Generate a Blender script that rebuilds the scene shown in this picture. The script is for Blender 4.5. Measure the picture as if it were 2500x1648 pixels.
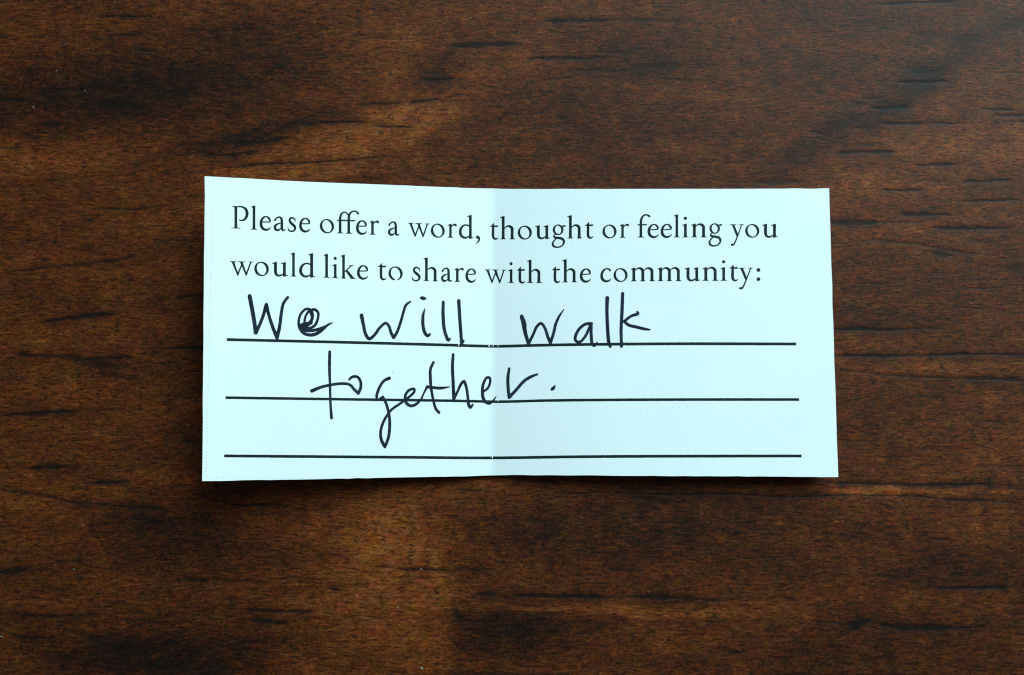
import bpy, math, random
import numpy as np
from mathutils import Vector

random.seed(7)
rng = np.random.default_rng(11)
for o in list(bpy.data.objects):
    bpy.data.objects.remove(o)
scene = bpy.context.scene
COL = scene.collection

# ------------------------------------------------------------------ camera
F_PX = 2080.0            # focal length in photograph pixels (photo is 2500 wide)
DIST = 0.123             # metres from the lens to the table
TILT = math.radians(6.0)
CAM = Vector((0.0, -DIST * math.sin(TILT), DIST * math.cos(TILT)))
cam_data = bpy.data.cameras.new('camera')
cam_data.sensor_width = 36.0
cam_data.lens = 36.0 * F_PX / 2500.0
cam_data.clip_start = 0.005
cam_data.clip_end = 20.0
cam = bpy.data.objects.new('camera', cam_data)
cam.location = CAM
cam.rotation_euler = (TILT, 0, 0)
COL.objects.link(cam)
scene.camera = cam

# ------------------------------------------------------------------ light
world = bpy.data.worlds.new('World')
scene.world = world
world.use_nodes = True
bg = world.node_tree.nodes['Background']
bg.inputs[0].default_value = (0.66, 0.93, 1.0, 1)
bg.inputs[1].default_value = 0.13

def area(name, loc, target, sx, sy, power, colour):
    d = bpy.data.lights.new(name, 'AREA')
    d.shape = 'RECTANGLE'; d.size = sx; d.size_y = sy
    d.energy = power; d.color = colour
    o = bpy.data.objects.new(name, d)
    o.location = loc
    o.rotation_euler = (Vector(target) - Vector(loc)).to_track_quat('-Z', 'Y').to_euler()
    COL.objects.link(o)
area('window_light', (0.42, 0.60, 0.56), (0, 0, 0), 0.92, 0.50, 18.5, (0.625, 0.930, 0.985))

scene.view_settings.view_transform = 'Standard'
scene.view_settings.look = 'None'
scene.view_settings.exposure = 0.0
scene.view_settings.gamma = 1.0
scene.cycles.filter_width = 1.15

# ------------------------------------------------------------------ helpers
st, ct = math.sin(TILT), math.cos(TILT)
def unproject(px, py, z):
    """photo pixel -> point at height z above the table (numpy arrays)"""
    px = np.asarray(px, float); py = np.asarray(py, float); z = np.asarray(z, float) + 0 * px
    a = (px - 1250.0) / F_PX
    b = -(py - 824.0) / F_PX
    dx = a
    dy = b * ct + st
    dz = b * st - ct
    t = (z - CAM.z) / dz
    return np.stack([CAM.x + t * dx, CAM.y + t * dy, z], axis=-1)

def mesh_obj(name, verts, faces, mat, parent=None, smooth=False):
    me = bpy.data.meshes.new(name)
    me.from_pydata([tuple(map(float, v)) for v in verts], [], faces)
    me.update()
    if smooth:
        me.polygons.foreach_set('use_smooth', [True] * len(me.polygons))
    if mat: me.materials.append(mat)
    o = bpy.data.objects.new(name, me)
    COL.objects.link(o)
    if parent: o.parent = parent
    return o

class Nodes:
    def __init__(self, name):
        self.m = bpy.data.materials.new(name)
        self.m.use_nodes = True
        self.t = self.m.node_tree
        self.p = self.t.nodes['Principled BSDF']
    def n(self, kind, **kw):
        nd = self.t.nodes.new(kind)
        for k, v in kw.items(): setattr(nd, k, v)
        return nd
    def l(self, a, b): self.t.links.new(a, b)
    def noise(self, vec, scale, detail=4, rough=0.55, colour=False):
        nd = self.n('ShaderNodeTexNoise')
        nd.inputs['Scale'].default_value = scale
        nd.inputs['Detail'].default_value = detail
        nd.inputs['Roughness'].default_value = rough
        self.l(vec, nd.inputs['Vector'])
        return nd.outputs['Color'] if colour else nd.outputs['Fac']
    def mapping(self, vec, scale, loc=(0, 0, 0), rot=(0, 0, 0)):
        nd = self.n('ShaderNodeMapping')
        nd.inputs['Scale'].default_value = scale
        nd.inputs['Location'].default_value = loc
        nd.inputs['Rotation'].default_value = rot
        self.l(vec, nd.inputs['Vector'])
        return nd.outputs['Vector']
    def ramp(self, fac, stops):
        nd = self.n('ShaderNodeValToRGB')
        e = nd.color_ramp.elements
        while len(e) < len(stops): e.new(0.5)
        for i, (p, c) in enumerate(stops):
            e[i].position = p
            e[i].color = (c, c, c, 1) if isinstance(c, (int, float)) else (*c, 1)
        self.l(fac, nd.inputs[0])
        return nd.outputs[0]
    def math(self, op, a, b=None, clamp=False):
        nd = self.n('ShaderNodeMath', operation=op); nd.use_clamp = clamp
        for i, v in enumerate((a, b)):
            if v is None: continue
            if isinstance(v, (int, float)): nd.inputs[i].default_value = v
            else: self.l(v, nd.inputs[i])
        return nd.outputs[0]
    def mix(self, fac, a, b, mode='MIX'):
        nd = self.n('ShaderNodeMix', data_type='RGBA', blend_type=mode)
        for sock, v in ((nd.inputs[0], fac), (nd.inputs[6], a), (nd.inputs[7], b)):
            if isinstance(v, (int, float)): sock.default_value = v
            elif isinstance(v, tuple): sock.default_value = (*v, 1)
            else: self.l(v, sock)
        return nd.outputs[2]
    def bump(self, h, strength, dist, normal=None):
        nd = self.n('ShaderNodeBump')
        nd.inputs['Strength'].default_value = strength
        nd.inputs['Distance'].default_value = dist
        self.l(h, nd.inputs['Height'])
        if normal: self.l(normal, nd.inputs['Normal'])
        return nd.outputs[0]

# ------------------------------------------------------------------ materials
def wood_material():
    N = Nodes('stained_wood')
    co = N.n('ShaderNodeTexCoord').outputs['Object']
    tone = N.n('ShaderNodeAttribute', attribute_name='tone').outputs['Fac']
    pore = N.n('ShaderNodeAttribute', attribute_name='pore').outputs['Fac']
    # gentle waviness of the grain
    wob = N.noise(N.mapping(co, (1, 1, 1)), 55, 3, colour=True)
    wv = N.n('ShaderNodeVectorMath', operation='MULTIPLY_ADD')
    N.l(wob, wv.inputs[0]); wv.inputs[1].default_value = (0.0, 0.0022, 0); N.l(co, wv.inputs[2])
    c = wv.outputs[0]
    n_mid = N.noise(N.mapping(c, (35, 150, 1)), 1.0, 5, 0.6)        # figure, cm sized
    n_grain = N.noise(N.mapping(c, (620, 2100, 1)), 1.0, 5, 0.68)   # fibres
    n_fine = N.noise(N.mapping(c, (2000, 3600, 1)), 1.0, 4, 0.75)   # sub-millimetre speckle
    n_patch = N.noise(N.mapping(c, (300, 420, 1), (3, 7, 0)), 1.0, 4, 0.6)
    # tone value
    v = N.math('MULTIPLY_ADD', n_mid, 0.40)
    v.node.inputs[2].default_value = -0.20
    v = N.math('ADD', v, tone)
    g = N.math('MULTIPLY_ADD', n_grain, 1.10); g.node.inputs[2].default_value = -0.55
    v = N.math('ADD', v, g)
    f = N.math('MULTIPLY_ADD', n_fine, 1.35); f.node.inputs[2].default_value = -0.675
    v = N.math('ADD', v, f)
    p2 = N.math('MULTIPLY_ADD', n_patch, 0.55); p2.node.inputs[2].default_value = -0.275
    v = N.math('ADD', v, p2)
    base = N.ramp(v, [(0.0, (0.0085, 0.0028, 0.0016)), (0.26, (0.031, 0.0074, 0.0021)),
                      (0.50, (0.078, 0.0163, 0.0028)), (0.74, (0.142, 0.0312, 0.0052)), (1.0, (0.26, 0.065, 0.013))])
    # hue drift: olive, russet and violet cast in patches
    h1 = N.noise(N.mapping(co, (520, 620, 1), (1, 2, 0)), 1.0, 5, 0.65, colour=True)
    sep = N.n('ShaderNodeSeparateColor'); N.l(h1, sep.inputs[0])
    rr = N.ramp(sep.outputs[0], [(0.36, 0.0), (0.66, 1.0)])
    gg = N.ramp(sep.outputs[1], [(0.36, 0.0), (0.66, 1.0)])
    bb = N.ramp(sep.outputs[2], [(0.36, 0.0), (0.66, 1.0)])
    cmb = N.n('ShaderNodeCombineColor')
    for i, (s, lo, sp) in enumerate(((rr, 0.80, 0.40), (gg, 0.82, 0.36), (bb, 0.55, 1.2))):
        q = N.math('MULTIPLY_ADD', s, sp); q.node.inputs[2].default_value = lo
        N.l(q, cmb.inputs[i])
    base = N.mix(1.0, base, cmb.outputs[0], 'MULTIPLY')
    # small scattered pores, horizontal dashes
    pn = N.noise(N.mapping(c, (800, 3600, 1), (9, 4, 0)), 1.0, 2, 0.5)
    small = N.ramp(pn, [(0.555, 0.0), (0.65, 1.0)])
    small = N.math('MULTIPLY', small, 0.72)
    brk = N.noise(N.mapping(c, (1300, 5200, 1), (2, 5, 0)), 1.0, 3, 0.6)
    brk = N.ramp(brk, [(0.30, 0.5), (0.50, 1.0)])
    pr = N.math('MULTIPLY', N.math('MULTIPLY', pore, 0.93), brk)
    dark = N.math('MAXIMUM', small, pr, clamp=True)
    base = N.mix(dark, base, (0.0035, 0.0030, 0.0028))
    # a few pale dust specks
    vo = N.n('ShaderNodeTexVoronoi', feature='F1'); vo.inputs['Scale'].default_value = 210
    N.l(co, vo.inputs['Vector'])
    sepv = N.n('ShaderNodeSeparateColor'); N.l(vo.outputs['Color'], sepv.inputs[0])
    near = N.math('LESS_THAN', vo.outputs['Distance'], 0.020)
    pick = N.math('GREATER_THAN', sepv.outputs[0], 0.965)
    speck = N.math('MULTIPLY', near, pick)
    base = N.mix(N.math('MULTIPLY', speck, 0.7), base, (0.45, 0.42, 0.36))
    N.l(base, N.p.inputs['Base Color'])
    rg = N.math('MULTIPLY_ADD', n_grain, 0.25); rg.node.inputs[2].default_value = 0.40
    N.l(rg, N.p.inputs['Roughness'])
    N.p.inputs['Specular IOR Level'].default_value = 0.12
    hsum = N.math('SUBTRACT', N.math('ADD', N.math('MULTIPLY', n_grain, 0.6), N.math('MULTIPLY', n_fine, 0.4)), N.math('MULTIPLY', dark, 0.22))
    N.l(N.bump(hsum, 0.30, 0.00016), N.p.inputs['Normal'])
    return N.m

def paper_material():
    N = Nodes('white_card')
    co = N.n('ShaderNodeTexCoord').outputs['Object']
    lines = N.noise(N.mapping(co, (2600, 420, 1)), 1.0, 4, 0.62)     # faint vertical felt marks
    fuzz = N.noise(N.mapping(co, (1, 1, 1)), 2600, 3, 0.6)
    big = N.noise(N.mapping(co, (1, 1, 1)), 90, 3, 0.5)
    v = N.math('ADD', N.math('MULTIPLY', lines, 0.6), N.math('MULTIPLY', fuzz, 0.4))
    col = N.ramp(big, [(0.3, (0.795, 0.80, 0.80)), (0.7, (0.825, 0.82, 0.825))])
    sp = N.noise(N.mapping(co, (900, 420, 1), (4, 1, 0)), 1.0, 2, 0.5)
    col = N.mix(N.ramp(sp, [(0.70, 0.0), (0.80, 0.22)]), col, (0.50, 0.56, 0.58))
    N.l(col, N.p.inputs['Base Color'])
    N.p.inputs['Roughness'].default_value = 0.85
    N.p.inputs['Specular IOR Level'].default_value = 0.15
    N.l(N.bump(v, 0.30, 0.00010), N.p.inputs['Normal'])
    return N.m

def ink_material(name, dark, light, spec, rough):
    N = Nodes(name)
    co = N.n('ShaderNodeTexCoord').outputs['Object']
    a = N.noise(N.mapping(co, (1, 1, 1)), 420, 3, 0.6)
    b = N.noise(N.mapping(co, (1, 1, 1)), 3800, 3, 0.6)
    v = N.math('ADD', N.math('MULTIPLY', a, 0.6), N.math('MULTIPLY', b, 0.4))
    N.l(N.ramp(v, [(0.34, dark), (0.68, light)]), N.p.inputs['Base Color'])
    N.p.inputs['Roughness'].default_value = rough
    N.p.inputs['Specular IOR Level'].default_value = spec
    return N.m

M_WOOD = wood_material()
M_PAPER = paper_material()
M_PRINT = ink_material('printed_black', (0.004, 0.010, 0.009), (0.014, 0.026, 0.024), 0.12, 0.6)
M_PEN = ink_material('pen_ink', (0.005, 0.006, 0.012), (0.024, 0.034, 0.058), 0.12, 0.5)
M_DOT = ink_material('faint_grey_print', (0.30, 0.40, 0.42), (0.50, 0.60, 0.62), 0.1, 0.8)

# ------------------------------------------------------------------ table
def vnoise(x, y, sx, sy, seed, octaves=4, rough=0.55):
    """value noise on arrays, period-free, -1..1"""
    out = np.zeros_like(x); amp = 1.0; tot = 0
    for k in range(octaves):
        fx = x / sx * 2 ** k; fy = y / sy * 2 ** k
        ix = np.floor(fx).astype(np.int64); iy = np.floor(fy).astype(np.int64)
        tx = fx - ix; ty = fy - iy
        tx = tx * tx * (3 - 2 * tx); ty = ty * ty * (3 - 2 * ty)
        def h(i, j):
            n = (i * 374761393 + j * 668265263 + (seed + k * 17) * 1274126177) & 0x7fffffff
            n = ((n ^ (n >> 13)) * 1274126177) & 0x7fffffff
            return ((n ^ (n >> 16)) & 0xffff) / 32767.5 - 1
        a = h(ix, iy); b = h(ix + 1, iy); c = h(ix, iy + 1); d = h(ix + 1, iy + 1)
        out += amp * ((a * (1 - tx) + b * tx) * (1 - ty) + (c * (1 - tx) + d * tx) * ty)
        tot += amp; amp *= rough
    return out / tot

# dark open pores and cracks of the wood, and one painted card shadow: polyline in grain space, width, depth
STREAKS = [
 ([(245,40),(300,41),(370,42)],5,.9), ([(520,12),(605,13)],4,.55), ([(460,76),(540,76)],5,.6),
 ([(262,88),(300,87),(345,86)],7,.65), ([(266,92),(272,118)],9,.4), ([(320,118),(385,126)],7,.65),
 ([(322,155),(350,160)],13,.5), ([(440,170),(448,172)],10,.4), ([(330,200),(395,216)],6,.5),
 ([(420,225),(465,222)],15,.5), ([(240,252),(350,262)],11,.5), ([(0,240),(60,243)],13,.7), ([(90,225),(240,215)],12,.35),
 ([(80,303),(155,303)],10,.65), ([(425,352),(525,352)],9,.5), ([(575,351),(640,345),(700,335)],10,.75),
 ([(490,378),(560,378),(625,370)],8,.8), ([(545,410),(640,402),(740,396),(840,391),(940,385)],5,.9),
 ([(720,302),(790,300),(885,298)],6,1), ([(240,508),(330,512),(420,498)],5,.6), ([(883,257),(980,254)],6,1),
 ([(1000,253),(1075,243)],8,.75), ([(905,310),(1015,312)],5,.65), ([(1000,285),(1030,300)],14,.35),
 ([(1030,196),(1110,194)],7,.9), ([(1035,180),(1085,183)],16,.45), ([(1085,145),(1105,130)],14,.4),
 ([(1105,110),(1180,108),(1260,107)],12,.85), ([(1170,98),(1210,92)],6,.5), ([(1180,150),(1230,145)],14,.35),
 ([(1290,144),(1380,141),(1480,138)],8,.8), ([(1330,53),(1420,48),(1480,48)],11,.85), ([(1480,48),(1660,52)],10,.45),
 ([(1550,165),(1660,160)],14,.35), ([(1390,170),(1460,170)],5,.45), ([(1300,198),(1390,188)],5,.35),
 ([(1560,320),(1590,335)],9,.3), ([(1340,345),(1400,343)],9,.3), ([(1460,385),(1490,388)],11,.4), ([(1560,345),(1590,350)],9,.35),
 ([(2150,7),(2230,4),(2330,3)],6,.85), ([(2440,75),(2500,50)],26,.4), ([(2250,85),(2400,100)],22,.28),
 ([(2225,165),(2275,175)],26,.5), ([(2200,200),(2310,198)],8,.75), ([(2075,247),(2100,252)],16,.5),
 ([(2130,265),(2220,260)],9,.85), ([(2110,242),(2150,238)],6,.5), ([(2155,302),(2250,301)],8,.95), ([(2260,301),(2350,302)],6,.55),
 ([(2400,270),(2480,272)],6,.7), ([(2430,285),(2500,286)],5,.8), ([(2430,178),(2500,176)],6,.5),
 ([(2050,371),(2110,368),(2180,370)],7,.95), ([(2090,352),(2130,352)],13,.5), ([(2240,402),(2330,400)],6,.9),
 ([(2220,418),(2240,420)],9,.5), ([(2355,441),(2470,438)],6,.95), ([(2150,464),(2250,464)],5,.95), ([(2225,441),(2310,441)],4,.4),
 ([(2355,490),(2480,487)],6,1), ([(2200,522),(2320,524)],9,1), ([(2020,541),(2150,542)],10,1), ([(2150,542),(2250,540)],6,.45),
 ([(1850,447),(1950,445)],17,.55), ([(1970,320),(2010,325)],7,.5), ([(2280,556),(2370,556),(2460,556)],8,.85),
 ([(2125,583),(2250,597),(2380,620)],9,.45), ([(2280,614),(2320,620)],13,.6), ([(2360,585),(2420,590)],9,.35),
 ([(2035,803),(2120,803),(2205,803)],9,1), ([(2205,800),(2300,800)],8,.3), ([(2040,870),(2130,868),(2230,868)],7,.9),
 ([(2250,869),(2400,865),(2500,866)],7,.8), ([(2360,927),(2430,926),(2500,930)],11,.95), ([(2130,915),(2250,922),(2360,926)],5,.55),
 ([(2460,655),(2500,660)],24,.35), ([(2160,935),(2190,938)],7,.5), ([(2050,905),(2140,912)],9,.35),
 ([(10,668),(100,655),(200,645),(320,628)],8,.6), ([(380,592),(460,585)],5,.35), ([(100,787),(180,773),(278,766)],10,.95),
 ([(430,729),(492,724),(560,722)],7,1), ([(380,732),(430,729)],4,.45), ([(415,851),(495,851),(560,850)],8,.95),
 ([(40,862),(100,868),(200,873)],12,.6), ([(183,880),(250,877),(310,873)],9,.85), ([(190,890),(290,895)],17,.5),
 ([(240,912),(340,925)],13,.5), ([(0,1015),(100,1008),(190,1003)],9,1), ([(190,1003),(300,998)],4,.5),
 ([(450,1070),(495,1085)],26,.45), ([(280,953),(300,955)],6,.5), ([(75,1142),(165,1137)],10,1), ([(220,1178),(310,1176)],8,.95),  # first entry: card's shadow off its left edge, painted into the wood
 ([(0,1193),(60,1203),(130,1213),(200,1228),(320,1236),(420,1242)],9,.6), ([(180,1230),(230,1240)],17,.55),
 ([(330,1262),(400,1275)],20,.5), ([(270,1340),(320,1350)],24,.35), ([(560,1230),(620,1231),(680,1230)],8,.75),
 ([(0,1398),(60,1392)],13,1), ([(60,1392),(130,1391)],5,.4), ([(460,1412),(500,1415)],11,.75), ([(500,1412),(640,1422)],8,.5),
 ([(600,1487),(680,1490),(750,1492)],8,.95), ([(610,1510),(700,1519)],11,.95), ([(45,1503),(140,1502)],7,.65),
 ([(180,1503),(230,1500)],6,.5), ([(45,1557),(110,1555)],7,.85), ([(230,1560),(330,1590)],40,.4), ([(380,1625),(560,1645)],30,.4),
 ([(100,1605),(180,1600)],22,.35), ([(805,1438),(835,1440)],7,.7), ([(975,1390),(1040,1391),(1110,1393)],8,1),
 ([(1110,1390),(1180,1392)],13,.45), ([(910,1383),(960,1385)],5,.6), ([(965,1410),(1065,1412)],6,.5), ([(860,1430),(900,1428)],11,.4),
 ([(1160,1450),(1215,1452)],12,.6), ([(1255,1455),(1330,1456),(1470,1458)],11,1), ([(1470,1458),(1555,1459)],5,.6),
 ([(1555,1458),(1650,1461)],10,1), ([(1650,1461),(1760,1465)],12,.6), ([(1110,1490),(1140,1515)],13,.6), ([(1120,1198),(1200,1202)],8,.6),
 ([(1400,1203),(1550,1204),(1700,1207),(1900,1209),(2060,1210),(2250,1212),(2330,1221),(2500,1226)],5,.65),
 ([(1290,1270),(1320,1273)],7,.5), ([(2020,1180),(2130,1181),(2260,1181),(2410,1184)],8,.85), ([(2250,1181),(2340,1182)],9,1),
 ([(2440,1184),(2500,1185)],5,.5), ([(2409,1168),(2413,1180),(2419,1196)],4,.8), ([(1540,1212),(1600,1216)],14,.45),
 ([(2290,1434),(2380,1434),(2470,1434)],8,.95), ([(2080,1540),(2086,1528),(2122,1516)],15,1), ([(2150,1529),(2230,1530),(2330,1532)],16,.85),
 ([(2330,1534),(2400,1533)],6,.55), ([(1780,1596),(1812,1595)],10,.65), ([(1980,1520),(2060,1523)],6,.45),
 ([(1720,1520),(1760,1522)],8,.4), ([(2180,1115),(2260,1110)],5,.35), ([(1110,1645),(1400,1650)],14,.5), ([(1900,1650),(2300,1652)],10,.6),
]
# broad figure of the board, and light falloff painted into the lower corners: centre, radii, + lighter / - darker
PATCHES = [   # ..., tilt in degrees (rising to the right)
 (330,215,340,105,5,-.30),(40,190,140,90,0,-.08),(700,130,170,110,0,-.08),(880,335,340,62,24,.27),(950,110,150,100,0,.11),
 (120,380,240,45,8,.13),(600,335,230,16,14,-.20),(330,560,240,30,4,.06),(1080,180,36,60,-45,-.16),(1040,330,110,90,0,.07),
 (1560,150,130,50,0,-.12),(1500,340,330,110,0,-.05),(2170,245,380,30,32,-.20),(2330,400,270,130,10,.15),(2080,440,170,30,0,.14),
 (2150,560,180,26,-4,.10),(2250,898,280,20,0,.17),(2060,835,140,24,0,.10),(2250,700,200,60,0,-.06),(2080,1010,140,60,0,-.09),
 (2400,1020,130,60,0,.06),(80,580,160,50,4,-.07),(160,1235,150,50,-6,.08),(380,1190,150,34,0,.09),(240,900,160,30,-4,-.05),(120,960,150,26,4,.07),
 (970,1330,170,150,0,.24),(860,1520,230,110,0,.12),(1000,1190,260,20,0,.10),(1490,1295,300,85,0,-.20),(1250,1545,170,75,0,-.26),
 (1440,1490,340,13,-1.5,.24),(2150,1196,480,11,-.6,.26),(2390,1280,140,60,0,.08),(1830,1330,200,100,0,-.07),(1330,1390,120,50,0,.05),
 (400,1290,200,90,-10,-.20),(380,1605,270,60,0,-.34),(2200,1480,280,40,0,.06),(1500,1600,260,50,0,.05),(1900,1610,300,40,0,-.06),(180,1460,170,60,0,.04),(2350,1470,420,180,0,-.10),(80,1450,200,160,0,-.06),(500,1480,300,120,0,-.07),  # last three: light falloff towards the lower corners, painted into the tone
]

def build_table():
    nx, ny = 430, 1000
    gx = np.linspace(-150, 2650, nx)
    gy = np.linspace(-100, 1748, ny)
    fx = [-9000, -6000, -3500, -2000, -1000, -500]
    xs = np.array(fx + list(gx) + [2500 - v for v in reversed(fx)], float)
    fy = [-7000, -4500, -2500, -1200, -500]
    ys = np.array(fy + list(gy) + [1648 - v for v in reversed(fy)], float)
    X, Y = np.meshgrid(xs, ys)
    # metric grid on the table plane (affine, so far rows do not cross the horizon)
    k = DIST / F_PX
    def to_plane(X, Y):
        Xc = np.clip(X, -150, 2650); Yc = np.clip(Y, -100, 1748)
        P = unproject(Xc, Yc, 0.0)
        P[..., 0] += (X - Xc) * k; P[..., 1] -= (Y - Yc) * k
        return P
    P = to_plane(X, Y)
    # ragged, wandering coordinates for the figure
    wx = X + 12 * vnoise(X, Y, 60, 26, 3) ; wy = Y + 3.4 * vnoise(X, Y, 13, 7, 5) + 5 * vnoise(X, Y, 160, 90, 8, 2)
    tone = np.full_like(X, 0.50)
    qx = X + 60 * vnoise(X, Y, 90, 50, 21, 4); qy = Y + 24 * vnoise(X, Y, 120, 36, 22, 5, 0.6)
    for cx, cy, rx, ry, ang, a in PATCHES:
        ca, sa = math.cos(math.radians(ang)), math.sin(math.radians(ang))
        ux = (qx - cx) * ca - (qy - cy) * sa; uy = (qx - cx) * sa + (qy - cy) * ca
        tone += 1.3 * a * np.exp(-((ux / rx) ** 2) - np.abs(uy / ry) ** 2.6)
    # step in the figure below the card: lighter heartwood left of it
    sx = 1104 + 34 * vnoise(X, Y, 34, 11, 31, 5, 0.7)
    stepm = 1 / (1 + np.exp((X - sx) / 7.0)) - 0.5
    tone += 0.17 * stepm * np.exp(-((X - 1104) / 170) ** 2) / (1 + np.exp(-(Y - 1270) / 40.0))
    tone += 0.13 * vnoise(X, Y, 150, 46, 41, 5, 0.6) + 0.05 * vnoise(X, Y, 420, 30, 45, 3)
    pore = np.zeros_like(X)
    extra = []
    for _ in range(170):                       # lesser pores between the big ones
        x0 = rng.uniform(-150, 2650); y0 = rng.uniform(-100, 1748); ln = rng.uniform(18, 75)
        sl = rng.normal(0, 0.02)
        extra.append(([(x0, y0), (x0 + ln, y0 + sl * ln)], rng.uniform(2.2, 5.5), rng.uniform(.25, .6)))
    for _ in range(30):                        # pores on the margins outside the picture
        side = rng.random() < 0.5
        x0 = rng.uniform(-150, -110) if side else rng.uniform(2510, 2600); y0 = rng.uniform(0, 1700)
        extra.append(([(x0, y0), (x0 + rng.uniform(40, 100), y0)], 7, .9))
    for pts, w, dep in STREAKS + extra:
        w = w * 0.80
        x0 = min(p[0] for p in pts) - 40; x1 = max(p[0] for p in pts) + 40
        y0 = min(p[1] for p in pts) - 3.5 * w - 14; y1 = max(p[1] for p in pts) + 3.5 * w + 14
        i0, i1 = np.searchsorted(xs, [x0, x1]); j0, j1 = np.searchsorted(ys, [y0, y1])
        if i1 <= i0 or j1 <= j0: continue
        ax = wx[j0:j1, i0:i1] ; ay = wy[j0:j1, i0:i1] - 0
        best = np.full(ax.shape, 1e9); tt = np.zeros(ax.shape)
        L = [0.0]
        for a, b in zip(pts[:-1], pts[1:]): L.append(L[-1] + math.dist(a, b))
        for s, (a, b) in enumerate(zip(pts[:-1], pts[1:])):
            dx, dy = b[0] - a[0], b[1] - a[1]; ll = max(math.hypot(dx, dy), 1e-6)
            t = np.clip(((ax - a[0]) * dx + (ay - a[1]) * dy) / ll ** 2, 0, 1)
            ex = ax - (a[0] + t * dx); ey = ay - (a[1] + t * dy)
            d = np.hypot(ex * 0.35, ey)
            m = d < best
            best[m] = d[m]; tt[m] = (L[s] + t[m] * ll) / max(L[-1], 1)
        tap = np.clip(np.minimum(tt, 1 - tt) * 5 + 0.35, 0, 1) * (0.8 + 0.45 * vnoise(X[j0:j1, i0:i1], Y[j0:j1, i0:i1], 26, 60, int(pts[0][0]) + 5, 2))
        wloc = w * np.clip(tap, 0.2, 2)
        core = np.exp(-(best / (wloc * 0.72)) ** 3) * min(1, dep * 1.1)
        halo = np.exp(-(best / (wloc * 2.1 + 2)) ** 2) * dep * 0.42
        pore[j0:j1, i0:i1] = np.maximum(pore[j0:j1, i0:i1], np.clip(core + halo, 0, 1))
    P[..., 2] = -0.00004 * pore
    nyy, nxx = X.shape
    top = P.reshape(-1, 3)
    # slab sides and underside
    idx = np.arange(nyy * nxx).reshape(nyy, nxx)
    q = np.stack([idx[:-1, :-1], idx[1:, :-1], idx[1:, 1:], idx[:-1, 1:]], -1).reshape(-1, 4)
    ring = list(idx[0, :]) + list(idx[1:, -1]) + list(idx[-1, ::-1][1:]) + list(idx[::-1, 0][1:-1])
    n0 = len(top)
    low = top[ring].copy(); low[:, 2] = -0.028
    verts = np.vstack([top, low])
    side = [(ring[i], ring[(i + 1) % len(ring)], n0 + (i + 1) % len(ring), n0 + i) for i in range(len(ring))]
    q = np.vstack([q, np.array(side)])
    me = bpy.data.meshes.new('wooden_table')
    me.vertices.add(len(verts)); me.vertices.foreach_set('co', verts.astype(np.float32).ravel())
    me.loops.add(q.size); me.loops.foreach_set('vertex_index', q.astype(np.int32).ravel())
    me.polygons.add(len(q))
    me.polygons.foreach_set('loop_start', np.arange(0, q.size, 4, dtype=np.int32))
    me.polygons.foreach_set('loop_total', np.full(len(q), 4, dtype=np.int32))
    me.update(calc_edges=True); me.validate()
    me.polygons.foreach_set('use_smooth', [True] * len(me.polygons))
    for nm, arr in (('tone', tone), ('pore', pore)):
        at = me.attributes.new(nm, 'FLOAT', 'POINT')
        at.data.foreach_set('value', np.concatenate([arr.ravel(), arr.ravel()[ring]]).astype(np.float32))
    me.materials.append(M_WOOD)
    o = bpy.data.objects.new('wooden_table', me)
    COL.objects.link(o)
    o['label'] = 'dark brown stained wooden table top with black open pores, under the white card'
    o['category'] = 'table'
    return o
build_table()

def build_dust():
    N = Nodes('pale_dust'); N.p.inputs['Base Color'].default_value = (0.17, 0.15, 0.12, 1); N.p.inputs['Roughness'].default_value = 0.9
    spots = [(82,262,2.6),(138,173,2.2),(207,222,1.8),(1028,1390,2.2),(1030,1632,3.4),(971,1483,2.0),(203,1282,1.8),(181,1390,2.0),
             (2030,508,1.6),(2370,741,1.8),(1700,242,1.6),(2343,866,1.5),(1285,1385,1.2),(4,1554,2.4),(1302,1180,1.0),(680,1500,1.2)]
    for _ in range(14): spots.append((rng.uniform(-80, 2580), rng.uniform(-60, 1700), rng.uniform(0.5, 1.25)))
    V, Fc = [], []
    for x, y, rad in spots:
        if 480 < x < 2060 and 420 < y < 1180: continue
        c = unproject(x, y, 0.0); k = rad * DIST / F_PX
        n0 = len(V); m = 6
        for ring_, (zz, sc) in enumerate(((-0.1, 1.0), (0.5, 0.9), (0.9, 0.45))):
            for q in range(m):
                a = 2 * math.pi * q / m
                rr = k * sc * rng.uniform(0.7, 1.25)
                V.append((c[0] + rr * 1.3 * math.cos(a), c[1] + rr * 0.8 * math.sin(a), zz * k * rng.uniform(.8, 1.2)))
        for ring_ in range(2):
            for q in range(m):
                Fc.append((n0 + ring_*m + q, n0 + ring_*m + (q+1) % m, n0 + (ring_+1)*m + (q+1) % m, n0 + (ring_+1)*m + q))
        Fc.append(tuple(n0 + 2*m + q for q in range(m)))
    o = mesh_obj('dust', V, Fc, N.m)
    o['kind'] = 'stuff'; o['label'] = 'tiny pale dust specks scattered on the dark wood'; o['category'] = 'dust'
build_dust()

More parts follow.
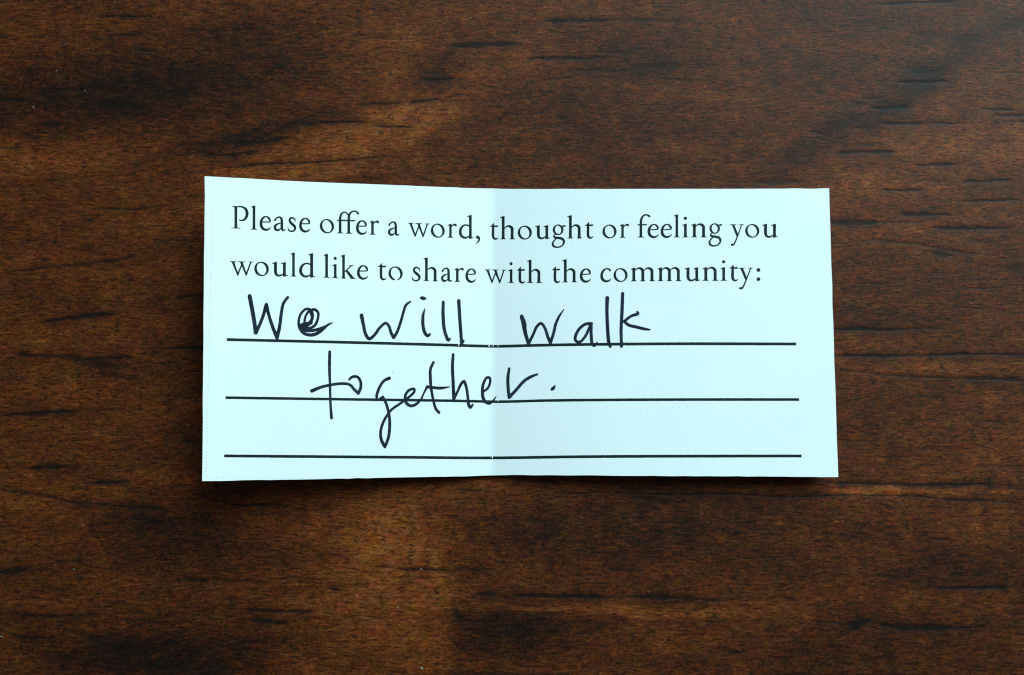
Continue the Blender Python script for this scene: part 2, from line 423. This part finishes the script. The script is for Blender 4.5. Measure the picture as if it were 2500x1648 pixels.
# ------------------------------------------------------------------ the card
FOLD = 1203.0
Z_KNOT = [(480, 6.9), (620, 5.35), (740, 4.2), (860, 3.15), (980, 2.2), (1100, 1.28), (1180, 0.68), (FOLD, 0.52),
          (1240, 0.86), (1320, 1.46), (1450, 2.12), (1650, 2.58), (1850, 2.70), (2060, 2.60)]
TOP = [(490,429.5),(500,430),(638,437.6),(753,443.8),(922,450.2),(1066,456),(1171,459.6),(1203,460.4),(1440,461),(1700,461),(2030,460)]
BOT = [(488,1175.2),(494,1175),(740,1170.5),(980,1165.6),(1168,1161.8),(1210,1160.3),(1244,1159.8),(1336,1160.4),(1600,1162),(1800,1163),(2050,1164.8)]
def smooth_interp(knots):
    xk = np.array([k[0] for k in knots], float); yk = np.array([k[1] for k in knots], float)
    m = np.gradient(yk, xk)
    if knots is Z_KNOT:                       # keep the fold a real crease
        i = list(xk).index(FOLD)
        def f(x):
            x = np.asarray(x, float)
            l = herm(xk[:i + 1], yk[:i + 1], np.gradient(yk[:i + 1], xk[:i + 1]), x)
            r = herm(xk[i:], yk[i:], np.gradient(yk[i:], xk[i:]), x)
            return np.where(x < FOLD, l, r)
        return f
    return lambda x: herm(xk, yk, m, np.asarray(x, float))
def herm(xk, yk, m, x):
    x = np.clip(x, xk[0], xk[-1])
    i = np.clip(np.searchsorted(xk, x) - 1, 0, len(xk) - 2)
    h = xk[i + 1] - xk[i]; t = (x - xk[i]) / h
    return ((2*t**3 - 3*t**2 + 1) * yk[i] + (t**3 - 2*t**2 + t) * h * m[i]
            + (-2*t**3 + 3*t**2) * yk[i + 1] + (t**3 - t**2) * h * m[i + 1])
zf = smooth_interp(Z_KNOT); topf = smooth_interp(TOP); botf = smooth_interp(BOT)
def zmm(px):
    z = sum(zf(np.asarray(px, float) + d) for d in (-9, -6, -3, 0, 3, 6, 9)) / 7.0    # the crease is slightly rounded
    return z * 0.001
def S(px, py, lift=0.0):
    P = unproject(px, py, zmm(px)); P[..., 2] += lift
    return P

card = bpy.data.objects.new('message_card', None)
card.empty_display_size = 0.01
COL.objects.link(card)
card['label'] = 'white printed card, creased down the middle, with a handwritten message in black pen'
card['category'] = 'card'

def build_sheet():
    na, nb, nv = 120, 130, 60
    a = np.linspace(0, 1, na + 1); b = np.linspace(0, 1, nb + 1)[1:]
    v = np.linspace(0, 1, nv + 1)
    Lx = 500 + (493.8 - 500) * v; Rx = 2024 + (2046.3 - 2024) * v
    jit = lambda n, s, amp: amp * np.interp(np.arange(n), np.arange(0, n + 4, 4), rng.normal(0, 1, len(np.arange(0, n + 4, 4))))
    Lx = Lx + jit(nv + 1, 0, .35); Rx = Rx + jit(nv + 1, 0, .35)
    px = np.concatenate([Lx[:, None] + (FOLD - Lx[:, None]) * a[None], FOLD + (Rx[:, None] - FOLD) * b[None]], 1)
    n = px.shape[1]
    tj = jit(n, 0, .22); bj = jit(n, 0, .3)
    T = topf(px) + tj[None]; B = botf(px) + bj[None]
    py = T + (B - T) * v[:, None]
    P = S(px, py)
    th = 0.00024
    Q = P.copy(); Q[..., 2] -= th
    rows, cols = px.shape
    verts = np.vstack([P.reshape(-1, 3), Q.reshape(-1, 3)])
    n0 = rows * cols
    idx = np.arange(n0).reshape(rows, cols)
    faces = []
    for j in range(rows - 1):
        for i in range(cols - 1):
            q = (int(idx[j, i]), int(idx[j + 1, i]), int(idx[j + 1, i + 1]), int(idx[j, i + 1]))
            faces.append(q); faces.append(tuple(n0 + k for k in reversed(q)))
    ring = list(idx[0, :]) + list(idx[1:, -1]) + list(idx[-1, ::-1][1:]) + list(idx[::-1, 0][1:-1])
    ring = [int(r) for r in ring]
    for i in range(len(ring)):
        r0, r1 = ring[i], ring[(i + 1) % len(ring)]
        faces.append((r0, r1, n0 + r1, n0 + r0))
    o = mesh_obj('card_sheet', verts, faces, M_PAPER, card)
    return o
build_sheet()

# ------------------------------------------------------------------ ink shapes (thin films of toner / ink on the sheet)
def catmull(pts, step):
    P = np.array(pts, float)
    if len(P) == 2:
        n = max(2, int(np.hypot(*(P[1, :2] - P[0, :2])) / step) + 1)
        t = np.linspace(0, 1, n)[:, None]
        return P[0] + (P[1] - P[0]) * t
    E = np.vstack([2 * P[0] - P[1], P, 2 * P[-1] - P[-2]])
    out = []
    for i in range(1, len(E) - 2):
        p0, p1, p2, p3 = E[i - 1], E[i], E[i + 1], E[i + 2]
        # centripetal parametrisation keeps tight letters free of loops
        d = lambda a, b: max(np.hypot(a[0] - b[0], a[1] - b[1]), 1e-3) ** 0.5
        t0 = 0; t1 = t0 + d(p0, p1); t2 = t1 + d(p1, p2); t3 = t2 + d(p2, p3)
        n = max(2, int(np.hypot(*(p2[:2] - p1[:2])) / step) + 1)
        for t in np.linspace(t1, t2, n, endpoint=False):
            A1 = (t1 - t) / (t1 - t0) * p0 + (t - t0) / (t1 - t0) * p1
            A2 = (t2 - t) / (t2 - t1) * p1 + (t - t1) / (t2 - t1) * p2
            A3 = (t3 - t) / (t3 - t2) * p2 + (t - t2) / (t3 - t2) * p3
            B1 = (t2 - t) / (t2 - t0) * A1 + (t - t0) / (t2 - t0) * A2
            B2 = (t3 - t) / (t3 - t1) * A2 + (t - t1) / (t3 - t1) * A3
            out.append((t2 - t) / (t2 - t1) * B1 + (t - t1) / (t2 - t1) * B2)
    out.append(P[-1])
    return np.array(out)

class Ink:
    """collects flat shapes in 2-D; each shape is (points, faces)"""
    def __init__(self, bold=1.0, fat=0.0): self.shapes = []; self.bold = bold; self.fat = fat
    def ribbon(self, pts, step, caps=False, rough=0.0):
        C = catmull(pts, step)
        d = np.gradient(C[:, :2], axis=0)
        ln = np.hypot(d[:, 0], d[:, 1]); ln[ln == 0] = 1
        nrm = np.stack([-d[:, 1] / ln, d[:, 0] / ln], 1)
        w = C[:, 2:3] / 2 * self.bold + self.fat
        wl = w; wr = w
        if rough:
            wl = w * (1 + rng.normal(0, rough, w.shape)); wr = w * (1 + rng.normal(0, rough, w.shape))
        L = C[:, :2] + nrm * wl; R = C[:, :2] - nrm * wr
        n = len(C)
        self.shapes.append((np.vstack([L, R]), [(i, n + i, n + i + 1, i + 1) for i in range(n - 1)]))
        if caps:
            for k in (0, n - 1): self.disc(C[k, 0], C[k, 1], C[k, 2] / 2 * 0.98)
    def poly(self, pts):
        self.shapes.append((np.array(pts, float), [tuple(range(len(pts)))]))
    def disc(self, x, y, r, ry=None, n=20):
        a = np.linspace(0, 2 * math.pi, n, endpoint=False)
        self.poly(np.stack([x + r * np.cos(a), y + (ry or r) * np.sin(a)], 1))
    def ring(self, cx, cy, ox, oy, ix, iy, tilt=0.0, gap=None, n=40):
        a = np.linspace(0, 2 * math.pi, n, endpoint=False)
        O = np.stack([cx + ox * np.cos(a), cy + oy * np.sin(a)], 1)
        c, s = math.cos(tilt), math.sin(tilt)
        I0 = np.stack([ix * np.cos(a), iy * np.sin(a)], 1)
        # match inner point angles after the tilt
        a2 = a - tilt
        I = np.stack([cx + ix * np.cos(a2) * c - iy * np.sin(a2) * s, cy + ix * np.cos(a2) * s + iy * np.sin(a2) * c], 1)
        f = []
        for i in range(n):
            deg = math.degrees(a[i] + math.pi / n)
            if gap and gap[0] < deg < gap[1]: continue
            f.append((i, (i + 1) % n, n + (i + 1) % n, n + i))
        self.shapes.append((np.vstack([O, I]), f))

# ---- old-style serif alphabet, thousandths of an em
def foot(g, x, w, L, R):
    g.poly([(x-L,0),(x-L,15),(x-w/2-16,26),(x-w/2,66),(x+w/2,66),(x+w/2+16,26),(x+R,15),(x+R,0),(x,7)])
def flag(g, x, w, T, out=58):
    g.poly([(x+w/2,T+14),(x+w/2-14,T+12),(x-w/2-out,T-30),(x-w/2-out,T-42),(x-w/2-10,T-52),(x-w/2,T-78),(x+w/2,T-78)])
def stem(g, x, y0, y1, w):
    g.ribbon([(x,y0,w),(x,(y0+y1)/2,w*0.93),(x,y1,w)], 60)
def arch(g, x0, x1, w=72, start=320):
    g.ribbon([(x0+24,start,16),(x0+70,372,26),(x0+135,404,42),(x0+(x1-x0)*0.78,390,64),(x1-6,335,74),(x1,260,w),(x1,140,w),(x1,0,w)], 18)
def glyph(ch):
    g = Ink(1.06, 3.0); W = 74
    if ch == 'l':
        stem(g,92,4,700,W); flag(g,92,W,700); foot(g,92,W,96,98)
    elif ch == 'i':
        stem(g,92,4,400,W); flag(g,92,W,414); foot(g,92,W,92,92); g.disc(90,588,48)
    elif ch == 'h':
        stem(g,92,4,700,W); flag(g,92,W,700); foot(g,92,W,90,76); arch(g,92,352); foot(g,352,W,74,90)
    elif ch == 'n':
        stem(g,92,4,400,W); flag(g,92,W,414); foot(g,92,W,90,76); arch(g,92,352); foot(g,352,W,74,90)
    elif ch == 'm':
        stem(g,92,4,400,W); flag(g,92,W,414); foot(g,92,W,90,76)
        arch(g,92,346); foot(g,346,W,74,74); arch(g,346,604); foot(g,604,W,74,90)
    elif ch == 'r':
        stem(g,92,4,400,W); flag(g,92,W,414); foot(g,92,W,92,96)
        g.ribbon([(118,318,16),(155,365,26),(200,395,40),(245,402,50),(276,388,56)],14); g.disc(268,384,38,34)
    elif ch == 'u':
        g.ribbon([(104,400,W),(102,240,W),(104,120,W),(128,48,64),(180,18,52),(240,22,42),(300,58,28),(340,98,18)],16)
        flag(g,104,W,410,66); stem(g,352,0,400,W); flag(g,352,W,410,60)
        g.poly([(316,60),(316,-10),(332,-14),(452,22),(452,34),(400,36),(388,60)])
    elif ch == 't':
        g.ribbon([(104,430,58),(98,300,70),(96,150,72),(104,70,70),(136,24,58),(182,10,44),(226,24,28),(262,52,14)],14)
        g.poly([(2,382),(2,394),(30,408),(66,440),(112,492),(130,492),(132,410),(132,374)])
        g.ribbon([(120,394,38),(190,397,42),(254,400,36)],20)
    elif ch == 'f' :
        g.ribbon([(98,4,70),(98,250,68),(98,430,66),(106,540,62),(134,624,54),(182,676,42),(240,698,36),(300,690,40),(352,656,48)],14)
        g.disc(350,652,34); foot(g,98,70,92,104); g.ribbon([(0,392,30),(140,394,32),(278,398,34)],30)
    elif ch == 'ff':
        g.ribbon([(90,4,70),(90,250,68),(90,400,64),(98,500,58),(130,580,48),(180,628,36),(238,636,32),(296,606,36),(336,560,44)],14)
        g.ribbon([(346,4,70),(346,250,68),(346,430,66),(356,540,58),(396,622,46),(450,666,38),(520,680,36),(580,664,42),(624,620,50)],14)
        g.disc(622,618,34); foot(g,90,70,88,96); foot(g,346,70,92,116)
        g.ribbon([(0,382,28),(60,390,34),(260,392,34),(440,394,34),(528,398,34)],30)
    elif ch == 'k':
        stem(g,92,4,700,W); flag(g,92,W,700); foot(g,92,W,90,76)
        g.ribbon([(112,196,22),(220,285,28),(330,385,26)],20)
        g.poly([(250,402),(250,390),(300,378),(350,372),(412,392),(412,402)])
        g.ribbon([(176,250,58),(260,150,72),(350,48,72),(396,22,44)],16)
        g.poly([(300,0),(300,12),(340,40),(400,46),(462,16),(462,0)])
    elif ch in ('o','o_worn'):
        g.ring(214,200,216,213,136,180,0.30, gap=(258,292) if ch == 'o_worn' else None)
    elif ch == 'e':
        g.ribbon([(58,240,24),(180,242,26),(300,250,28),(332,258,30)],24)
        g.ribbon([(326,250,34),(322,312,54),(272,378,44),(206,402,28),(134,376,46),(72,296,64),(50,200,72),(70,100,76),(132,34,66),(206,16,54),(284,36,38),(350,94,16)],12)
    elif ch == 'c':
        g.ribbon([(316,344,50),(284,382,44),(214,402,30),(138,374,48),(74,292,66),(50,196,72),(70,100,76),(132,34,66),(206,16,54),(284,36,38),(346,90,16)],12)
        g.disc(308,346,34,30)
    elif ch == 'a':
        g.ribbon([(46,286,44),(76,340,42),(132,390,34),(196,404,40),(246,372,60),(264,310,68),(266,200,70),(268,100,70),(280,44,58),(314,20,40),(348,30,28),(384,56,14)],12)
        g.ribbon([(262,246,18),(190,220,28),(104,182,50),(56,124,66),(60,62,68),(110,22,58),(172,28,44),(224,62,28),(264,100,20)],12)
    elif ch == 's':
        g.ribbon([(252,298,18),(240,346,28),(196,390,36),(138,400,42),(84,370,56),(66,310,62),(104,254,70),(166,206,74),(226,154,74),(246,96,66),(222,40,50),(164,8,38),(98,4,36),(44,30,30),(18,74,22),(10,112,12)],12)
        g.poly([(238,402),(252,404),(264,286),(246,284)]); g.poly([(0,128),(16,130),(34,20),(14,8)])
    elif ch == 'd':
        stem(g,342,0,700,W); flag(g,342,W,700)
        g.ribbon([(330,356,28),(270,394,34),(190,402,34),(104,354,52),(48,250,68),(42,160,72),(76,74,68),(146,22,56),(222,22,46),(284,56,32),(326,96,22)],13)
        g.poly([(306,60),(306,-12),(322,-14),(440,20),(440,34),(388,36),(378,60)])
    elif ch == 'g':
        g.ring(194,272,168,162,96,128,0.18)
        g.ribbon([(300,372,30),(350,378,36),(396,384,40),(430,388,30)],14)
        g.ribbon([(120,140,28),(80,110,30),(62,76,40),(86,44,52),(150,30,60),(240,18,64),(330,-14,66),(376,-80,60),(360,-160,48),(300,-226,36),(214,-258,34),(124,-256,42),(52,-222,54),(24,-160,54),(44,-96,42),(84,-44,34),(130,0,34)],12)
    elif ch == 'w':
        g.poly([(44,396),(124,396),(196,176),(246,60),(232,-16),(216,-16),(180,70)])
        g.ribbon([(226,2,36),(290,180,34),(352,330,32)],40)
        g.poly([(284,396),(368,396),(440,170),(486,60),(474,-16),(458,-16),(424,70)])
        g.ribbon([(468,2,36),(536,200,34),(606,396,34)],40)
        g.poly([(0,402),(0,390),(46,374),(128,374),(184,390),(184,402)])
        g.poly([(228,402),(228,390),(288,374),(370,374),(440,390),(440,402)])
        g.poly([(536,402),(536,390),(586,374),(622,374),(680,390),(680,402)])
    elif ch == 'y':
        g.poly([(44,396),(124,396),(236,110),(250,40),(206,-6)])
        g.ribbon([(352,396,28),(290,220,28),(216,20,32),(160,-120,36),(112,-212,42)],40)
        g.ribbon([(124,-186,30),(100,-222,46),(60,-232,52)],10); g.disc(52,-226,40,36)
        g.poly([(0,402),(0,390),(46,374),(128,374),(190,390),(190,402)])
        g.poly([(280,402),(280,390),(330,374),(370,374),(424,390),(424,402)])
    elif ch == 'P':
        stem(g,140,4,640,76); foot(g,140,76,140,140)
        g.poly([(30,652),(30,640),(84,624),(102,590),(178,590),(178,640),(178,656)])
        g.ribbon([(160,640,26),(250,648,30),(350,640,44),(438,580,70),(474,480,80),(458,370,72),(400,284,54),(330,252,40),(270,250,30),(232,264,16)],14)
    elif ch == ',':
        g.disc(62,48,48); g.ribbon([(80,50,60),(104,10,54),(100,-50,40),(64,-110,26),(6,-146,8)],10)
    elif ch == ':':
        g.disc(56,52,56); g.disc(56,336,56)
    return g
GL = {}
def get_glyph(ch):
    if ch not in GL:
        g = glyph(ch)
        allp = np.vstack([s[0] for s in g.shapes])
        GL[ch] = (g, allp[:, 0].min(), allp[:, 0].max())
    return GL[ch]

def lay(name, shapes, mat, lift0, parent=card, label=None, refine=None):
    """2-D photo-space shapes -> one mesh lying on the sheet; each shape a hair above the last"""
    V, Fc = [], []
    for k, (pts, faces) in enumerate(shapes):
        n0 = sum(len(v) for v in V)
        V.append(S(pts[:, 0], pts[:, 1], lift0 + (k % 24) * 0.4e-6))
        Fc += [tuple(n0 + int(i) for i in f) for f in faces]
    o = mesh_obj(name, np.vstack(V), Fc, mat, parent)
    # all faces up
    me = o.data
    import bmesh
    bm = bmesh.new(); bm.from_mesh(me)
    for f in bm.faces:
        if f.normal.z < 0: f.normal_flip()
    bm.to_mesh(me); bm.free()
    if label: o['label'] = label
    return o

K = 4.752
BASE1 = [(540,556.5),(575,558),(620,561),(725,565.5),(830,570),(911,573.2),(1100,580.5),(1200,584),(1225,584.6),(1300,583.6),(1390,582.2),(1560,580.2),(1700,579.5),(1950,579.5)]
BASE2 = [(540,671),(600,672),(717,675.3),(800,678.4),(835,680),(1038,686.2),(1115,688.3),(1215,690.6),(1248,691),(1300,691),(1385,689.5),(1560,686.8),(1733,685.6),(1950,685.6)]
EM = [(540,84),(900,82),(1203,80.5),(1400,80),(1950,79)]
def bl(tab, x): return np.interp(x, [t[0] for t in tab], [t[1] for t in tab])
WORDS = [
 ('Please', BASE1, [('P',480,400,605),('l',480,628,705),('e',480,730,865),('a',480,892,1038),('s',480,1055,1158),('e',480,1188,1322)]),
 ('offer', BASE1, [('o',480,1428,1597),('ff',480,1628,1888),('e',480,1848,1978),('r',480,2005,2120)]),
 ('a', BASE1, [('a',480,2218,2358)]),
 ('word,', BASE1, [('w',940,262,523),('o',940,530,695),('r',940,725,835),('d',940,855,1030),(',',940,1047,1106)]),
 ('thought', BASE1, [('t',940,1217,1318),('h',940,1332,1512),('o',940,1538,1705),('u',940,1738,1918),('g',940,1932,2098),('h',940,2112,2290),('t',1340,418,520)]),
 ('or', BASE1, [('o',1340,620,787),('r',1340,820,932)]),
 ('feeling', BASE1, [('f',1340,1028,1180),('e',1340,1143,1278),('e',1340,1295,1430),('l',1340,1448,1522),('i',1340,1545,1622),('n',1340,1648,1833),('g',1340,1850,2012)]),
 ('you', BASE1, [('y',1600,868,1030),('o',1600,1040,1208),('u',1600,1235,1425)]),
 ('would', BASE2, [('w',480,385,662),('o',480,668,840),('u',480,872,1062),('l',480,1088,1162),('d',480,1188,1378)]),
 ('like', BASE2, [('l',480,1470,1548),('i',480,1572,1645),('k',480,1668,1845),('e',480,1860,1993)]),
 ('to', BASE2, [('t',480,2103,2205),('o_worn',940,38,207)]),
 ('share', BASE2, [('s',940,310,415),('h',940,442,618),('a',940,648,783),('r',940,803,917),('e',940,932,1058)]),
 ('with', BASE2, [('w',940,1155,1410),('i',940,1428,1498),('t',940,1528,1630),('h',940,1645,1822)]),
 ('the', BASE2, [('t',940,1935,2037),('h',1340,152,330),('e',1340,358,490)]),
 ('community:', BASE2, [('c',1340,595,727),('o',1340,748,915),('m',1340,945,1235),('m',1340,1257,1540),('u',1340,1572,1758),('n',1340,1780,1968),('i',1340,1990,2065),('t',1340,2093,2200),('y',1600,965,1137),(':',1600,1172,1220)]),
]
for word, base, letters in WORDS:
    sh = []
    for ch, org, c0, c1 in letters:
        g, gx0, gx1 = get_glyph(ch)
        x0 = org + c0 / K + 0.3; x1 = org + c1 / K - 0.3
        for pts, faces in g.shapes:
            X = x0 + (pts[:, 0] - gx0) / (gx1 - gx0) * (x1 - x0)
            Y = bl(base, X) - pts[:, 1] / 1000 * bl(EM, X)
            sh.append((np.stack([X, Y], 1), faces))
    lay('printed_word', sh, M_PRINT, 12e-6, label='printed serif word "%s"' % word)

# ---- ruled lines, with the toner flaked away on the crease
RULES = [
 ([(554,829),(828,835.4),(1100,842.5),(1203,845.3),(1328,842.6),(1660,839.2),(1944,839.8)], 7.0, [(1119,1121.2),(1193,1196),(1203,1205),(1215,1216.5)], 'top ruled writing line'),
 ([(550.7,970.8),(828,974.7),(1160,979.6),(1203,980.6),(1328,978),(1660,975.5),(1951,975.4)], 6.6, [(1204,1205.6),(1216,1217.2)], 'middle ruled writing line'),
 ([(547.3,1113),(980,1116.3),(1203,1117.8),(1400,1115.2),(1800,1113.4),(1957,1113.2)], 7.0, [(1200.6,1203.4)], 'bottom ruled writing line'),
]
for pts, w, gaps, lab in RULES:
    f = smooth_interp(pts)
    cuts = [pts[0][0]] + [c for g in gaps for c in g] + [pts[-1][0]]
    sh = []
    for a, b in zip(cuts[0::2], cuts[1::2]):
        n = max(2, int((b - a) / 4))
        X = np.linspace(a, b, n + 1); Y = f(X)
        e = rng.normal(0, 0.10, n + 1)
        sk = 0.0
        up = np.stack([X, Y - w / 2 + e], 1); dn = np.stack([X, Y + w / 2 + rng.normal(0, 0.10, n + 1)], 1)
        sh.append((np.vstack([up, dn]), [(i, n + 1 + i, n + 2 + i, i + 1) for i in range(n)]))
        if b < cuts[-1]:   # ragged remnant bridging most of the flake
            yb = float(f(b))
            sh.append((np.array([(b - .2, yb + w * .05), (b - .2, yb + w * .5), (b + 2.6, yb + w * .5), (b + 2.6, yb + w * .2)]), [(0, 1, 2, 3)]))
    lay('ruled_line', sh, M_PRINT, 7e-6, label=lab)

# ---- dotted trim line along the left and lower edges
dots = Ink()
for i, y in enumerate(np.arange(438, 1164, 8.1)):
    x = np.interp(y, [438, 700, 1000, 1166], [521.5, 514, 507, 503.8])
    dots.disc(x + rng.normal(0, .2), y + rng.normal(0, .3), rng.uniform(.85, 1.35), n=7)
for x in np.arange(504, 800, 8.1):
    dots.disc(x, np.interp(x, [504, 774], [1166.2, 1168]) + rng.normal(0, .4), rng.uniform(.8, 1.35), n=7)
lay('dotted_trim_line', dots.shapes, M_DOT, 5e-6, label='faint dotted trim line along the left and lower edges')

for x, y, rad in ((957.8, 910, 2.1), (1043, 947, 1.2), (1700, 1090, 1.1), (820, 640, 0.9)):
    speck = Ink(); speck.disc(x, y, rad, rad * 0.8, 9)
    lay('paper_speck', speck.shapes, M_DOT, 5e-6)
# ---- handwriting
A = (560, 680); B = (1060, 680); KH = 2240 / 600
HAND = {
 'We': [
  (A,[(185,160,36),(200,235,36),(214,310,36),(232,420,35),(242,492,38)]), (A,[(242,492,34),(275,425,28),(308,340,28),(338,238,32)]),
  (A,[(338,238,32),(360,330,28),(395,440,29),(435,540,32)]), (A,[(435,540,32),(460,430,30),(474,320,28),(494,225,26),(532,172,26)]),
  (A,[(655,440,28),(720,418,32),(752,372,28),(755,316,28),(735,284,24),(705,276,22),(662,308,22),(634,376,22),(640,448,24),(680,498,26),(740,514,28),(800,500,28),(860,455,26),(905,418,20),(942,403,7)]),
  (A,[(684,402,20),(695,345,20),(728,296,22),(778,282,24),(810,312,22),(806,370,22),(780,425,24),(735,452,24),(682,452,28)]),
  (A,[(664,462,28),(700,474,26),(765,472,26),(825,458,26),(880,436,24)]),
  (A,[(652,422,24),(700,412,30),(748,404,26)]), (A,[(735,290,26),(750,330,26)])],
 'will': [
  (A,[(1205,335,34),(1222,420,29),(1244,510,28),(1275,548,28),(1320,518,27),(1372,448,26),(1425,406,24),(1455,434,24),(1475,495,27),(1498,538,28)]),
  (A,[(1498,538,28),(1528,490,26),(1562,395,24),(1590,295,23),(1612,240,23),(1650,210,15)]),
  (A,[(1752,176,28),(1772,180,30),(1792,184,12)]), (A,[(1782,275,8),(1766,335,25),(1766,430,28),(1784,498,28),(1808,522,26),(1828,508,20)]),
  (A,[(1950,214,26),(1948,320,29),(1956,440,29),(1974,515,28),(1998,562,26),(2012,548,16)]),
  (A,[(2091,202,30),(2098,320,29),(2107,450,28),(2117,588,28)]), (A,[(2118,590,26),(2133,568,24)])],
 'walk': [
  (B,[(798,345,34),(818,410,42),(828,480,34),(860,595,28)]), (B,[(860,595,28),(900,515,24),(940,432,25),(975,408,24),(1008,448,24),(1038,535,27),(1060,585,28)]),
  (B,[(1060,585,28),(1088,500,26),(1110,410,25),(1142,340,20),(1183,280,7)]),
  (B,[(1435,410,26),(1378,416,26),(1322,460,26),(1287,530,26),(1292,568,24),(1330,576,22),(1378,525,24),(1422,430,24)]),
  (B,[(1430,412,30),(1431,500,27),(1440,588,26),(1460,612,24),(1486,578,10)]),
  (B,[(1578,177,34),(1575,300,29),(1581,450,29),(1592,580,29),(1606,620,24)]),
  (B,[(1718,136,28),(1712,300,29),(1704,480,27),(1708,618,26)]),
  (B,[(1850,300,14),(1858,318,26),(1795,342,24),(1732,390,24)]), (B,[(1732,390,24),(1770,422,25),(1850,443,26),(1910,458,25),(1966,466,15)])],
 'together.': [
  (A,[(915,668,26),(913,800,27),(917,950,22),(923,1150,22),(932,1270,26)]),
  (A,[(752,1024,32),(830,992,27),(920,970,24),(1030,957,24),(1098,968,23),(1140,1012,25),(1175,1045,28)]),
  (A,[(1175,1045,28),(1196,1000,26),(1195,935,25),(1166,896,24),(1122,896,24),(1094,918,20)]),
  (A,[(1458,908,30),(1412,930,25),(1370,990,25),(1344,1065,25),(1346,1100,18)]), (A,[(1370,1098,20),(1400,1078,22)]),
  (A,[(1400,1078,22),(1432,1145,24),(1455,1235,24),(1462,1330,26),(1450,1450,26),(1418,1533,26)]),
  (A,[(1418,1533,26),(1386,1470,27),(1380,1390,24),(1408,1300,24),(1474,1200,22),(1556,1140,22),(1630,1086,22),(1686,1030,22),(1684,1006,22),(1634,1020,24),(1604,1070,24),(1612,1130,26),(1655,1160,26),(1704,1144,24),(1750,1096,18),(1775,1040,16),(1802,990,24)]),
  (A,[(1860,765,24),(1834,825,25),(1832,900,26),(1840,1000,24),(1860,1110,22),(1882,1185,24),(1912,1222,24)]),
  (A,[(1805,986,28),(1860,994,25),(1930,998,24),(2010,986,8)]),
  (A,[(2040,692,24),(2034,800,27),(2040,950,28),(2046,1098,28)]),
  (A,[(2046,1098,26),(2080,1030,22),(2112,962,25),(2138,937,26),(2160,990,24),(2174,1080,24),(2182,1150,27),(2198,1174,26),(2220,1148,16)]),
  (B,[(446,1032,20),(488,1000,23),(510,948,22),(506,905,22),(482,902,22),(452,950,25),(440,1030,26),(455,1108,28),(500,1138,24),(530,1120,20),(564,1076,8)]),
  (B,[(684,820,22),(673,900,27),(675,1000,27),(684,1083,28)]), (B,[(686,1082,28),(750,1012,27),(820,934,27),(880,896,26),(940,872,18)]),
  (B,[(1074,1008,26),(1084,1002,32),(1100,978,14)])],
}
for word, strokes in HAND.items():
    ink = Ink()
    for org, pts in strokes:
        ink.ribbon([(org[0] + x / KH, org[1] + y / KH, w / KH * 1.05) for x, y, w in pts], 1.6, caps=True, rough=0.035)
    lay('handwritten_word', ink.shapes, M_PEN, 24e-6, label='handwritten word "%s" in black pen' % word)
